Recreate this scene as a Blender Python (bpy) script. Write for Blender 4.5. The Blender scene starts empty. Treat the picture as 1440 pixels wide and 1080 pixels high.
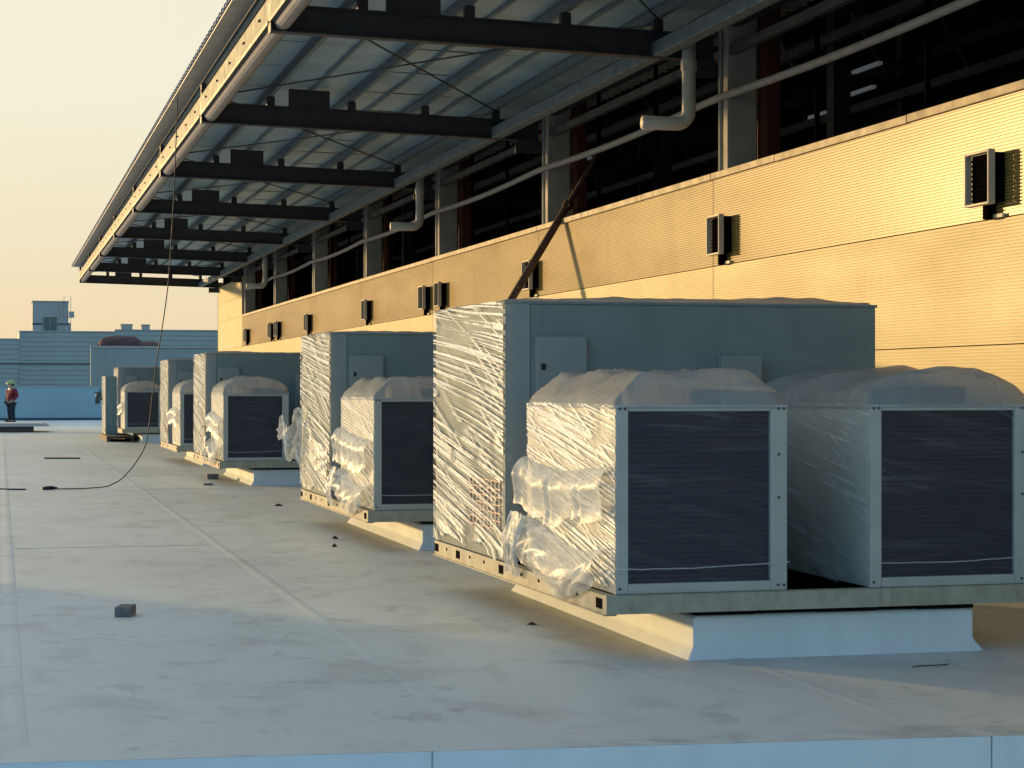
import bpy, bmesh, math, random
from mathutils import Vector, noise, Matrix
random.seed(7)
SC = bpy.context.scene
COL = SC.collection
R = math.radians

# ------------------------------------------------------------------ camera, sky, sun, exposure
cam_d = bpy.data.cameras.new('camera')
cam = bpy.data.objects.new('camera', cam_d)
COL.objects.link(cam)
cam.location = (0, 0, 1.5)
cam.rotation_euler = (R(90), 0, -math.atan(720/2850))
cam_d.sensor_width = 36.0
cam_d.lens = 36.0*2850/1440
cam_d.shift_y = 5/1440
cam_d.clip_start = 0.1
cam_d.clip_end = 6000
SC.camera = cam

SUN_K, SUN_EL = 1.5, 5.1
az = math.atan2(-1.0, SUN_K)                 # clockwise from +Y
world = bpy.data.worlds.new('World')
SC.world = world
world.use_nodes = True
wn = world.node_tree
bg = wn.nodes['Background']
sky = wn.nodes.new('ShaderNodeTexSky')
sky.sky_type = 'NISHITA'
sky.sun_disc = False
sky.sun_elevation = R(SUN_EL)
sky.sun_rotation = az
sky.altitude = 50
sky.air_density = 1.0
sky.dust_density = 1.0
sky.ozone_density = 3.0
# pale evening haze round the sun, thinning smoothly into the blue sky away from it
sd = Vector((math.sin(az)*math.cos(R(SUN_EL)), math.cos(az)*math.cos(R(SUN_EL)), math.sin(R(SUN_EL))))
w_tc = wn.nodes.new('ShaderNodeTexCoord')
w_dot = wn.nodes.new('ShaderNodeVectorMath'); w_dot.operation = 'DOT_PRODUCT'
w_dot.inputs[1].default_value = sd
wn.links.new(w_tc.outputs['Generated'], w_dot.inputs[0])
w_f = wn.nodes.new('ShaderNodeMapRange'); w_f.interpolation_type = 'SMOOTHSTEP'
w_f.inputs[1].default_value = 0.0; w_f.inputs[2].default_value = 0.74; w_f.inputs[4].default_value = .97
wn.links.new(w_dot.outputs['Value'], w_f.inputs[0])
w_sep = wn.nodes.new('ShaderNodeSeparateXYZ'); wn.links.new(w_tc.outputs['Generated'], w_sep.inputs[0])
w_z = wn.nodes.new('ShaderNodeMapRange'); w_z.interpolation_type = 'SMOOTHSTEP'
w_z.inputs[1].default_value = -.01; w_z.inputs[2].default_value = .17
wn.links.new(w_sep.outputs['Z'], w_z.inputs[0])
w_hz = wn.nodes.new('ShaderNodeMix'); w_hz.data_type = 'RGBA'
wn.links.new(w_z.outputs[0], w_hz.inputs[0])
w_hz.inputs[6].default_value = (1.10, .86, .555, 1)
w_hz.inputs[7].default_value = (1.20, 1.125, .85, 1)
w_mx = wn.nodes.new('ShaderNodeMix'); w_mx.data_type = 'RGBA'
wn.links.new(w_f.outputs[0], w_mx.inputs[0])
wn.links.new(sky.outputs[0], w_mx.inputs[6]); wn.links.new(w_hz.outputs[2], w_mx.inputs[7])
wn.links.new(w_mx.outputs[2], bg.inputs[0])
bg.inputs[1].default_value = 0.15

sun_d = bpy.data.lights.new('sun', 'SUN')
sun_d.energy = 1.0
sun_d.angle = R(1.6)
sun_d.color = (1.0, 0.64, 0.26)
sun = bpy.data.objects.new('sun', sun_d)
COL.objects.link(sun)
sun.rotation_euler = sd.to_track_quat('Z', 'Y').to_euler()

vs = SC.view_settings
vs.view_transform = 'Standard'
vs.look = 'None'
vs.exposure = 2.3
vs.gamma = 1.0
vs.use_curve_mapping = False
SC.cycles.transparent_max_bounces = 16

# ------------------------------------------------------------------ helpers
class MB:
    """collects shapes, links them as ONE mesh object"""
    def __init__(s):
        s.v, s.f, s.uv, s.smooth = [], [], None, False
    def box(s, x0, x1, y0, y1, z0, z1):
        n = len(s.v)
        s.v += [(x0,y0,z0),(x1,y0,z0),(x1,y1,z0),(x0,y1,z0),(x0,y0,z1),(x1,y0,z1),(x1,y1,z1),(x0,y1,z1)]
        s.f += [tuple(n+i for i in q) for q in ((0,3,2,1),(4,5,6,7),(0,1,5,4),(1,2,6,5),(2,3,7,6),(3,0,4,7))]
        return s
    def hexa(s, lo, hi):
        """lo, hi: 4 corners each, counter-clockwise seen from above"""
        n = len(s.v)
        s.v += list(lo)+list(hi)
        s.f += [tuple(n+i for i in q) for q in ((0,3,2,1),(4,5,6,7),(0,1,5,4),(1,2,6,5),(2,3,7,6),(3,0,4,7))]
        return s
    def tube(s, pts, r, n=10, caps=True):
        pts = [Vector(p) for p in pts]
        rs = r if isinstance(r, (list, tuple)) else [r]*len(pts)
        base = len(s.v)
        a = None
        for i, p in enumerate(pts):
            t = (pts[min(i+1,len(pts)-1)]-pts[max(i-1,0)]).normalized()
            if a is None:
                a = t.cross(Vector((0,0,1)))
                if a.length < 1e-3: a = t.cross(Vector((1,0,0)))
            else:
                a = a-t*a.dot(t)
            a.normalize()
            b = a.cross(t)
            for k in range(n):
                q = 2*math.pi*k/n
                s.v.append(tuple(p+a*(math.cos(q)*rs[i])+b*(math.sin(q)*rs[i])))
        for i in range(len(pts)-1):
            for k in range(n):
                k2 = (k+1) % n
                s.f.append((base+i*n+k, base+i*n+k2, base+(i+1)*n+k2, base+(i+1)*n+k))
        if caps:
            s.f.append(tuple(base+k for k in range(n))[::-1])
            s.f.append(tuple(base+(len(pts)-1)*n+k for k in range(n)))
        return s
    def grid(s, fn, nu, nv, uvfn=None):
        base = len(s.v)
        uvs = []
        for j in range(nv+1):
            for i in range(nu+1):
                s.v.append(tuple(fn(i/nu, j/nv)))
                if uvfn: uvs.append(uvfn(i/nu, j/nv))
        for j in range(nv):
            for i in range(nu):
                a = base+j*(nu+1)+i
                s.f.append((a, a+1, a+nu+2, a+nu+1))
        if uvfn:
            if s.uv is None: s.uv = {}
            for k, u in enumerate(uvs): s.uv[base+k] = u
        s.smooth = True
        return s
    def extrude_y(s, prof, y0, y1, close=False):
        """profile list of (x, z), swept along y"""
        base = len(s.v); n = len(prof)
        s.v += [(x, y0, z) for x, z in prof]+[(x, y1, z) for x, z in prof]
        for i in range(n if close else n-1):
            j = (i+1) % n
            s.f.append((base+i, base+j, base+n+j, base+n+i))
        if close:
            s.f.append(tuple(base+i for i in range(n))[::-1]); s.f.append(tuple(base+n+i for i in range(n)))
        return s
    def mesh(s, name):
        me = bpy.data.meshes.new(name)
        me.from_pydata(s.v, [], s.f)
        if s.uv is not None:
            l = me.uv_layers.new(name='UVMap')
            for lp in me.loops:
                l.data[lp.index].uv = s.uv.get(lp.vertex_index, (0,0))
        if s.smooth:
            for p in me.polygons: p.use_smooth = True
        bm = bmesh.new(); bm.from_mesh(me)
        if not s.smooth and not getattr(s, 'open_sheet', False): bmesh.ops.recalc_face_normals(bm, faces=bm.faces)
        bm.to_mesh(me); bm.free()
        return me
    def build(s, name, mat, parent=None, bevel=0.0, loc=None, seg=2):
        return link(name, s.mesh(name), mat, parent, bevel, loc, seg)

def link(name, me, mat, parent=None, bevel=0.0, loc=None, seg=2):
    if mat is not None and not me.materials: me.materials.append(mat)
    o = bpy.data.objects.new(name, me)
    COL.objects.link(o)
    if parent is not None: o.parent = parent
    if loc is not None: o.location = loc
    if bevel:
        m = o.modifiers.new('bevel', 'BEVEL'); m.width = bevel; m.segments = seg; m.limit_method = 'ANGLE'; m.angle_limit = R(40)
    return o

def tag(o, label, cat, group=None):
    o['label'] = label; o['category'] = cat
    if group: o['group'] = group
    return o
def thing(name, label, cat, loc=(0,0,0), rz=0.0, group=None):
    o = bpy.data.objects.new(name, None)
    o.empty_display_size = 0.3
    COL.objects.link(o); o.location = loc; o.rotation_euler = (0,0,rz)
    return tag(o, label, cat, group)
def struct(o):
    o['kind'] = 'structure'; return o
def nz(x, y, z=0.0): return noise.noise(Vector((x, y, z)))

# ------------------------------------------------------------------ materials
def nodes_of(name):
    m = bpy.data.materials.new(name); m.use_nodes = True
    nt = m.node_tree
    return m, nt, nt.nodes['Principled BSDF']
def N(nt, t, **kw):
    n = nt.nodes.new(t)
    for k, v in kw.items(): setattr(n, k, v)
    return n
def L(nt, a, b): nt.links.new(a, b)
def mixrgb(nt, fac, a, b, blend='MIX'):
    n = N(nt, 'ShaderNodeMix', data_type='RGBA', blend_type=blend)
    for sock, val in ((n.inputs[0], fac), (n.inputs[6], a), (n.inputs[7], b)):
        if hasattr(val, 'is_linked') or hasattr(val, 'links'): L(nt, val, sock)
        elif isinstance(val, (tuple, list)): sock.default_value = (*val, 1) if len(val) == 3 else val
        else: sock.default_value = val
    return n.outputs[2]
def ramp(nt, src, a, b):
    n = N(nt, 'ShaderNodeMapRange'); n.clamp = True
    n.inputs[1].default_value = a; n.inputs[2].default_value = b
    L(nt, src, n.inputs[0]); return n.outputs[0]
def noise_n(nt, vec, scale, detail=4, rough=.55, dist=0.0):
    n = N(nt, 'ShaderNodeTexNoise'); n.inputs['Scale'].default_value = scale
    n.inputs['Detail'].default_value = detail; n.inputs['Roughness'].default_value = rough; n.inputs['Distortion'].default_value = dist
    if vec is not None: L(nt, vec, n.inputs['Vector'])
    return n.outputs['Fac']
def mapping(nt, vec, scale=(1,1,1), rot=(0,0,0)):
    n = N(nt, 'ShaderNodeMapping'); n.inputs['Scale'].default_value = scale; n.inputs['Rotation'].default_value = rot
    L(nt, vec, n.inputs['Vector']); return n.outputs[0]
def wpos(nt): return N(nt, 'ShaderNodeNewGeometry').outputs['Position']
def opos(nt): return N(nt, 'ShaderNodeTexCoord').outputs['Object']

def mat(name, col, rough=.6, metal=0.0, var=.25, scale=3.0, bump=0.0, bscale=40, spec=.5, stretch=(1,1,1), dirt=None):
    m, nt, p = nodes_of(name)
    vec = mapping(nt, wpos(nt), stretch)
    f = noise_n(nt, vec, scale, 6)
    f = ramp(nt, f, .3, .7)
    c2 = tuple(max(0, c*(1-var)) for c in col)
    out = mixrgb(nt, f, c2, col)
    if dirt:
        g = ramp(nt, noise_n(nt, mapping(nt, wpos(nt), (1,1,.35)), scale*2.3, 8, .65), .52, .72)
        out = mixrgb(nt, g, out, dirt)
    L(nt, out, p.inputs['Base Color'])
    rr = N(nt, 'ShaderNodeMapRange'); L(nt, f, rr.inputs[0]); rr.inputs[3].default_value = min(1, rough*1.15); rr.inputs[4].default_value = rough*.88
    L(nt, rr.outputs[0], p.inputs['Roughness'])
    p.inputs['Metallic'].default_value = metal
    p.inputs['Specular IOR Level'].default_value = spec
    if bump:
        b = N(nt, 'ShaderNodeBump'); b.inputs['Strength'].default_value = bump; b.inputs['Distance'].default_value = .01
        L(nt, noise_n(nt, vec, bscale, 5), b.inputs['Height']); L(nt, b.outputs[0], p.inputs['Normal'])
    return m

def emit(name, col, strength):
    m, nt, p = nodes_of(name)
    p.inputs['Base Color'].default_value = (.8,.8,.8,1)
    p.inputs['Emission Color'].default_value = (*col, 1); p.inputs['Emission Strength'].default_value = strength
    return m

def ground_mat():
    m, nt, p = nodes_of('dirty_white_membrane')
    pos = wpos(nt)
    big = ramp(nt, noise_n(nt, mapping(nt, pos, (.35,.16,1)), 1.0, 6, .6, .4), .35, .68)
    mid = ramp(nt, noise_n(nt, mapping(nt, pos, (1.0,.7,1)), 1.7, 8, .65, .6), .50, .74)
    scuff = ramp(nt, noise_n(nt, mapping(nt, pos, (.9,.75,1), (0,0,R(14))), 2.2, 9, .72, 1.2), .56, .74)
    fine = noise_n(nt, pos, 45, 4)
    c = mixrgb(nt, big, (.64,.68,.635), (.55,.585,.545))
    c = mixrgb(nt, mid, c, (.44,.455,.42))
    s2 = N(nt, 'ShaderNodeMath', operation='MULTIPLY'); L(nt, scuff, s2.inputs[0]); s2.inputs[1].default_value = .75
    c = mixrgb(nt, s2.outputs[0], c, (.22,.22,.215))
    spots = ramp(nt, noise_n(nt, pos, 5.5, 3, .6), .70, .76)
    sp = N(nt, 'ShaderNodeMath', operation='MULTIPLY'); L(nt, spots, sp.inputs[0]); sp.inputs[1].default_value = .5
    c = mixrgb(nt, sp.outputs[0], c, (.26,.20,.16))
    L(nt, c, p.inputs['Base Color'])
    p.inputs['Roughness'].default_value = .55
    b = N(nt, 'ShaderNodeBump'); b.inputs['Strength'].default_value = .35; b.inputs['Distance'].default_value = .012
    add = N(nt, 'ShaderNodeMath', operation='ADD'); L(nt, noise_n(nt, mapping(nt, pos, (1,.5,1)), 2.5, 5), add.inputs[0])
    mu = N(nt, 'ShaderNodeMath', operation='MULTIPLY'); L(nt, fine, mu.inputs[0]); mu.inputs[1].default_value = .12
    L(nt, mu.outputs[0], add.inputs[1]); L(nt, add.outputs[0], b.inputs['Height']); L(nt, b.outputs[0], p.inputs['Normal'])
    return m

def film_mat(name, base_fac, streak_fac, freq=34, along=1.1, lo=.50, hi=.60, patch=(.30,.55), rough=.24, white=.82, bump=.6, spec=.16, tilt=13):
    """clear stretch film: see-through where it lies flat, white and shiny where it is pleated"""
    m, nt, p = nodes_of(name)
    uv = N(nt, 'ShaderNodeTexCoord').outputs['UV']
    v1 = mapping(nt, uv, (along, freq, 1))
    n1 = noise_n(nt, v1, 1.0, 3, .55, .35)
    n2 = noise_n(nt, mapping(nt, mapping(nt, uv, (1,1,1), (0,0,R(tilt))), (along*1.3, freq*.6, 1)), 1.0, 4, .6, .5)
    pt = ramp(nt, noise_n(nt, mapping(nt, uv, (1.3,3.2,1)), 1.0, 4, .6, .8), *patch)
    s1 = ramp(nt, n1, lo, hi)
    s2 = ramp(nt, n2, .555, .63)
    mx = N(nt, 'ShaderNodeMath', operation='MAXIMUM'); L(nt, s1, mx.inputs[0]); L(nt, s2, mx.inputs[1])
    mu = N(nt, 'ShaderNodeMath', operation='MULTIPLY'); L(nt, mx.outputs[0], mu.inputs[0]); L(nt, pt, mu.inputs[1])
    fa = N(nt, 'ShaderNodeMath', operation='MULTIPLY_ADD'); L(nt, mu.outputs[0], fa.inputs[0]); fa.inputs[1].default_value = streak_fac; fa.inputs[2].default_value = base_fac
    fa.use_clamp = True
    p.inputs['Base Color'].default_value = (white*.95, white, white*.97, 1)
    p.inputs['Roughness'].default_value = rough
    p.inputs['Specular IOR Level'].default_value = spec
    b = N(nt, 'ShaderNodeBump'); b.inputs['Strength'].default_value = bump; b.inputs['Distance'].default_value = .02
    ad = N(nt, 'ShaderNodeMath', operation='ADD'); L(nt, n1, ad.inputs[0]); L(nt, n2, ad.inputs[1])
    L(nt, ad.outputs[0], b.inputs['Height']); L(nt, b.outputs[0], p.inputs['Normal'])
    tl = N(nt, 'ShaderNodeBsdfTranslucent'); tl.inputs[0].default_value = (.8,.8,.8,1)
    m1 = N(nt, 'ShaderNodeMixShader'); m1.inputs[0].default_value = .25
    L(nt, p.outputs[0], m1.inputs[1]); L(nt, tl.outputs[0], m1.inputs[2])
    tr = N(nt, 'ShaderNodeBsdfTransparent')
    m2 = N(nt, 'ShaderNodeMixShader'); L(nt, fa.outputs[0], m2.inputs[0])
    L(nt, tr.outputs[0], m2.inputs[1]); L(nt, m1.outputs[0], m2.inputs[2])
    out = nt.nodes['Material Output']; L(nt, m2.outputs[0], out.inputs[0])
    return m

M = {}
M['membrane'] = ground_mat()
M['membrane_clean'] = mat('clean_white_membrane', (.68,.74,.72), .6, spec=.1, var=.10, scale=2.5, bump=.25, bscale=5, dirt=(.60,.65,.635))
M['lap'] = M['membrane']
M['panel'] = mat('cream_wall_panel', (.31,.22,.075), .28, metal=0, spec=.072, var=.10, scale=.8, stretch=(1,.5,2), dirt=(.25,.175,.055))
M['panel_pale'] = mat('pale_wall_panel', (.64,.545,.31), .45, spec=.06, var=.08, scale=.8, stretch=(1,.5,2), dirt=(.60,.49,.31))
M['panel_core'] = mat('panel_core', (.05,.05,.05), .8)
M['coping'] = mat('coping_metal', (.48,.41,.29), .55, spec=.10, metal=0, var=.3, scale=5)
M['steel_dark'] = mat('dark_painted_steel', (.030,.034,.045), .55, var=.3, scale=6)
M['steel_grey'] = mat('galvanised_steel', (.30,.33,.34), .5, metal=.1, spec=.2, var=.3, scale=8)
M['liner'] = mat('foil_liner', (.35,.52,.64), .45, spec=.3, metal=.05, var=.25, scale=.9, bump=.35, bscale=3, stretch=(1,1.5,1))
M['purlin'] = mat('purlin_steel', (.17,.22,.25), .55, spec=.2, var=.3, scale=8)
M['roof_sheet'] = mat('roof_sheet', (.40,.39,.37), .5, metal=.3, var=.2)
M['gutter'] = mat('gutter_cream', (.40,.38,.28), .6, spec=.06, var=.25, scale=4)
M['pvc'] = mat('grey_pvc_pipe', (.34,.32,.31), .55, spec=.12, var=.15, scale=5)
M['pvc_white'] = mat('white_pvc_pipe', (.50,.49,.47), .5, spec=.15, var=.15, scale=6)
M['concrete'] = mat('grey_concrete', (.40,.37,.335), .8, var=.25, scale=3, bump=.2)
M['redsteel'] = mat('red_primer_steel', (.10,.037,.022), .7, spec=.1, var=.3, scale=6)
M['dark_room'] = mat('dark_interior', (.035,.033,.03), .85, var=.4)
M['room_steel'] = mat('interior_steel', (.065,.065,.062), .6, var=.4)
M['cabinet'] = mat('cabinet_paint', (.205,.25,.24), .6, spec=.05, var=.10, scale=2, dirt=(.165,.19,.185))
M['frame'] = mat('casing_paint', (.44,.455,.40), .55, spec=.12, var=.14, scale=4)
M['door'] = mat('door_paint', (.255,.285,.27), .5, spec=.15, var=.08, scale=3)
M['coil'] = mat('blue_coil_fins', (.006,.011,.032), .55, metal=0, var=.3, scale=6)
M['black'] = mat('black_rubber', (.014,.013,.012), .9, spec=.0)
M['rail'] = mat('base_rail_steel', (.42,.40,.30), .55, spec=.10, var=.3, scale=7, dirt=(.27,.25,.19))
M['grille'] = mat('pink_grille', (.34,.22,.20), .6)
M['vent_frame'] = mat('vent_frame', (.55,.50,.42), .5, spec=.15, var=.2)
M['vent_dark'] = mat('vent_dark', (.005,.004,.004), .9, spec=.0)  # near-black, puts the shade inside and beside the vents into the colour
M['brick'] = mat('grey_brick', (.20,.18,.17), .9, var=.35, scale=25, bump=.5)
M['cable'] = mat('black_cable', (.02,.02,.022), .6)
M['rust'] = mat('rusty_pole', (.085,.035,.025), .55, var=.5, scale=9)
M['far_wall'] = mat('far_siding', (.305,.31,.27), .6, var=.12, scale=.4, stretch=(1,1,.3))
M['far_light'] = mat('far_render', (.33,.315,.275), .7, var=.12, scale=.6)
M['far_blue'] = mat('pale_blue_parapet', (.285,.375,.37), .6, var=.10, scale=.5)
M['far_block'] = mat('blue_grey_block', (.245,.27,.245), .6, var=.12, scale=.5)
M['far_dark'] = mat('far_window', (.05,.08,.075), .3)
M['mound'] = mat('dark_red_tarp', (.10,.035,.03), .85, var=.5, scale=2.5, bump=.5, bscale=6)
M['sheet'] = mat('panel_stack_sheet', (.55,.55,.52), .5, var=.2)
M['wood'] = mat('dark_timber', (.09,.075,.06), .8, var=.4, scale=8)
M['land'] = mat('distant_land', (.10,.10,.08), .95, var=.5, scale=.02)
M['lamp'] = emit('lamp_glow', (1,.97,.9), 2.0)
M['lamp_dim'] = emit('strip_glow', (.8,.9,1), 0.012)
M['red_cloth'] = mat('red_jacket', (.19,.006,.018), .8, var=.25, scale=9)
M['navy'] = mat('navy_trousers', (.014,.016,.024), .85, var=.3, scale=9)
M['skin'] = mat('skin', (.42,.26,.19), .55, var=.1)
M['helmet'] = mat('yellow_green_helmet', (.36,.40,.10), .35, var=.05)
M['hair'] = mat('black_hair', (.02,.018,.016), .6)
M['debris'] = mat('debris', (.10,.05,.04), .9)
M['film_side'] = film_mat('stretch_film_side', .05, .95, freq=52, along=.34, lo=.495, hi=.54, patch=(.34,.46), white=.92, spec=.28)
M['film_coil'] = film_mat('stretch_film_condenser', .05, .95, freq=58, along=.45, lo=.49, hi=.54, patch=(.30,.42), white=.92, spec=.28)
M['film_front'] = film_mat('stretch_film_front', .028, .10, freq=30, along=.7, lo=.52, hi=.72, patch=(.3,.7), bump=.4)
M['film_hood'] = film_mat('stretch_film_hood', .72, .18, freq=9, along=2.5, lo=.5, hi=.7, rough=.3, white=.39, bump=.5, spec=.1)
M['film_bunch'] = film_mat('bunched_film', .50, .40, freq=9, along=4, lo=.5, hi=.62, rough=.36, bump=.12, spec=.14, white=.72)
M['film_shade'] = film_mat('stretch_film_inner', .14, .65, freq=30, along=.5, lo=.53, hi=.60, patch=(.38,.58), spec=.5)

# ------------------------------------------------------------------ setting: ground and roof deck
XW = 7.65
BAY0, BAY = 21.2, 7.5
def bay(k): return BAY0 + BAY*k
Y_END = bay(7)

land = struct(MB().box(-2500, 2500, -1500, 4500, -10.2, -10.0).build('ground', M['land']))
lower = struct(MB().box(-40, 12, -30, 8.6, -.75, -.36).build('lower_roof', M['membrane_clean']))
# main roof deck, its near edge runs a little skew: (0, 8.32) - (4.27, 7.915)
ea = (-40, 8.32+40*.0949); eb = (12, 8.32-12*.0949)
dk = MB()
dk.hexa([(ea[0],ea[1],-.7),(eb[0],eb[1],-.7),(12,99,-.7),(-40,99,-.7)],
        [(ea[0],ea[1],0),(eb[0],eb[1],0),(12,99,0),(-40,99,0)])
deck = struct(dk.build('roof_deck', M['membrane']))
def edge_y(x): return 8.32-.0949*x
# folded edge strip and vertical edge flashing in clean membrane, cut into lengths
cut = [-40,-26,-14,-6.2,-2.4,1.72,4.12,8,12]
for i in range(len(cut)-1):
    x0, x1 = cut[i]+.004, cut[i+1]-.004
    o = MB()
    o.hexa([(x0,edge_y(x0)-.012,-.36),(x1,edge_y(x1)-.012,-.36),(x1,edge_y(x1)-.002,-.36),(x0,edge_y(x0)-.002,-.36)],
           [(x0,edge_y(x0)-.012,.006),(x1,edge_y(x1)-.012,.006),(x1,edge_y(x1)-.002,.006),(x0,edge_y(x0)-.002,.006)])
    o.build('edge_flashing', M['membrane_clean'], deck)
o = MB()
n0 = 60
def edge_strip(u, v):
    x = -40+52*u
    w = .50+.07*nz(x*.9, 3.3)+.03*nz(x*4, 1.3)
    return (x, edge_y(x)-.0118+v*(w+.0118), .0068 + .004*math.sin(math.pi*min(1, v*1.02)) - .0058*v)
o.grid(edge_strip, 200, 4).build('edge_strip', M['lap'], deck)
# welded membrane laps, each a low tapered ridge
def lap(x, y0, y1, w=.09):
    o = MB()
    def fn(u, v):
        y = y0+(y1-y0)*u
        h = (0, .0028, .003, .0008)[round(v*3)]
        xx = x + (0, .035, .7*w, w)[round(v*3)] + .008*nz(y*.6, x)
        return (xx, y, .001+h)
    o.grid(fn, 120, 3)
    o.build('membrane_lap', M['lap'], deck)
for x in (-8,-6,-4,-2,.02,1.96,3.9):
    lap(x, edge_y(x)+.05, 95.5)
for x, y in ((.02,47.5),(1.96,30.2),(-2,25.0),(.02,19.4),(1.96,58)):
    o = MB()
    o.grid(lambda u, v, x=x, y=y: (x+.06+1.88*u, y+.06*v+.01*nz(u*6,y), .0015+(.0,.002,.0025,.0)[round(v*3)]), 30, 3)
    o.build('membrane_lap', M['lap'], deck)

# ------------------------------------------------------------------ warehouse building with ribbed panels
wh = thing('warehouse_building', 'long warehouse wall of golden ribbed panels with a dark open strip under the canopy', 'building', (XW, bay(2), 0))
def wl(o):                       # shift world-built part into the thing's frame
    o.parent = wh; o.location = (-XW, -bay(2), 0); return o
TOP = 3.84
def panel_mesh(y0, y1, z0, z1):
    b = MB(); prof = []
    n = max(1, round((z1-z0)/.027)); p = (z1-z0)/n
    for i in range(n):
        z = z0+i*p
        prof += [(XW, z), (XW, z+p*.58), (XW+.010, z+p*.68), (XW+.010, z+p*.94)]
    prof.append((XW, z1))
    b.extrude_y(prof, y0, y1)
    # end and edge returns
    b.box(XW+.0105, XW+.05, y0, y1, z0, z1)
    return b
base_pm = {}
for k in range(-4, 7):
    y0, y1 = bay(k)+.009, bay(k+1)-.009
    rows = [(.0,.84),(.84,1.84),(1.84,2.84),(2.84,3.84)]
    if k == 6: rows += [(3.84,4.48),(4.48,5.10)]
    for z0, z1 in rows:
        key = (round(z0,2), round(z1,2), k == 6)
        if key not in base_pm:
            base_pm[key] = panel_mesh(0, BAY-.018, z0+.004, z1-.004).mesh('wall_panel')
        o = link('wall_panel', base_pm[key], M['panel' if 2.8 < z0 and k < 6 else 'panel_pale'], wh, loc=(-XW, y0-bay(2), 0))  # end bay goes pale, its brighter light put into the colour
wl(MB().box(XW+.053, XW+.16, bay(-4), Y_END, 0, TOP-.01).build('wall_core', M['panel_core']))
wl(MB().box(XW+.053, XW+.16, bay(6)+.01, Y_END, TOP-.009, 5.09).build('wall_core', M['panel_core']))
wl(MB().box(XW-.01, XW+.17, Y_END-.004, Y_END+.03, 0, 5.3).build('corner_trim', M['coping'], bevel=.006))
wl(MB().box(XW-.012, XW+.17, bay(6)-.05, bay(6)-.002, TOP+.05, 5.12).build('corner_trim', M['coping'], bevel=.006))
# coping strips with small joints
y = bay(-4)
i = 0
while y < bay(6)-.1:
    ln = (2.5, 3.1, 1.9)[i % 3]; i += 1
    y1 = min(y+ln, bay(6)-.06)
    dz = .006*nz(y, .3)
    wl(MB().box(XW-.03, XW+.19, y+.006, y1-.006, TOP-.045+dz, TOP+.028+dz).build('coping', M['coping'], bevel=.006))
    y = y1
# dark hall behind the open strip
hall = MB()
hall.box(24, 24.2, bay(-4), Y_END, 0, 9.0)
hall.box(XW+.17, 24, bay(-4), Y_END, 8.8, 9.0)
hall.box(XW+.17, 24, bay(-4), Y_END, -.1, 0.02)
hall.box(XW+.17, 24, bay(-4)-.2, bay(-4), 0, 9.0)
hall.box(XW+.17, 24, Y_END-.2, Y_END-.01, 0, 8.79)
hall.box(XW+.02, XW+.165, bay(-4), Y_END, 5.75, 8.79)
wl(hall.build('hall_shell', M['dark_room']))
hs = MB()
for k in range(-3, 8):
    y = bay(k)-3.2
    for x in (11.0, 15.5, 20.0):
        hs.box(x-.12, x+.12, y-.12, y+.12, .02, 8.7)
    hs.box(8.2, 23.9, y-.1, y+.1, 6.6, 6.95)
    hs.box(8.2, 23.9, y-.1, y+.1, 8.3, 8.6)
    for j in range(9):
        a = 8.4+j*1.7
        hs.tube([(a, y, 6.95), (a+.85, y, 8.3), (a+1.7, y, 6.95)], .05, 6)
for x in (9.6, 12.4, 15.2, 18, 21):
    hs.box(x-.08, x+.08, bay(-3), Y_END-.3, 8.05, 8.25)
    hs.box(x-.05, x+.05, bay(-3), Y_END-.3, 5.6, 5.72)
wl(hs.build('hall_steel', M['room_steel']))
for k in range(-3, 7):
    yb = bay(k)
    if k < 6 or True:
        wl(MB().box(XW+.06, XW+.40, yb-.30, yb-.16, TOP-.02, 5.74).build('column', M['concrete'], bevel=.01))
        wl(MB().box(XW+.44, XW+.60, yb-.50, yb-.20, TOP-.02, 5.74).build('steel_post', M['redsteel'], bevel=.006))
        wl(MB().tube([(XW+.07, yb-.06, TOP), (XW+.07, yb-.06, 5.7)], .03, 8).build('downpipe', M['steel_grey']))
    if k < 6:
        for q, xx in ((2.45,XW+.12),(4.9,XW+.12)):
            wl(MB().box(xx, xx+.05, yb+q-.015, yb+q+.015, TOP, 5.7).build('mullion', M['vent_dark']))  # vent black keeps the mullions dark, shade put into their colour
wl(MB().box(XW+.08, XW+.16, bay(-4), bay(6)-.06, 5.14, 5.24).build('head_rail', M['room_steel']))
wl(MB().box(XW+.05, XW+.20, bay(-4), Y_END, 5.45, 5.72).build('lintel', M['steel_dark']))
pts = []
for i in range(160):
    y = bay(-4)+(bay(6)-bay(-4)-1)*i/159
    t = ((y-BAY0)/BAY) % 1
    pts.append((XW+.015, y, 4.69-.05*math.sin(math.pi*t)))
wl(MB().tube(pts, .042, 10).build('conduit', M['pvc']))
for i, (x, y, z, ln) in enumerate(((12.0, 33.4, 6.72, .22),)):
    lm = wl(MB().box(x-.05, x+.05, y-ln, y+ln, z, z+.08).build('hall_lamp', M['lamp']))
for (x, y, z, ln) in ((13.2,29.5,6.5,.5),(14.0,31.5,6.45,.5),(12.6,30,5.8,.35),(16,36,6.0,.5),(12.5,43,6.5,.5)):
    wl(MB().box(x-.04, x+.04, y-ln, y+ln, z, z+.05).build('hall_lamp', M['lamp_dim']))

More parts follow.
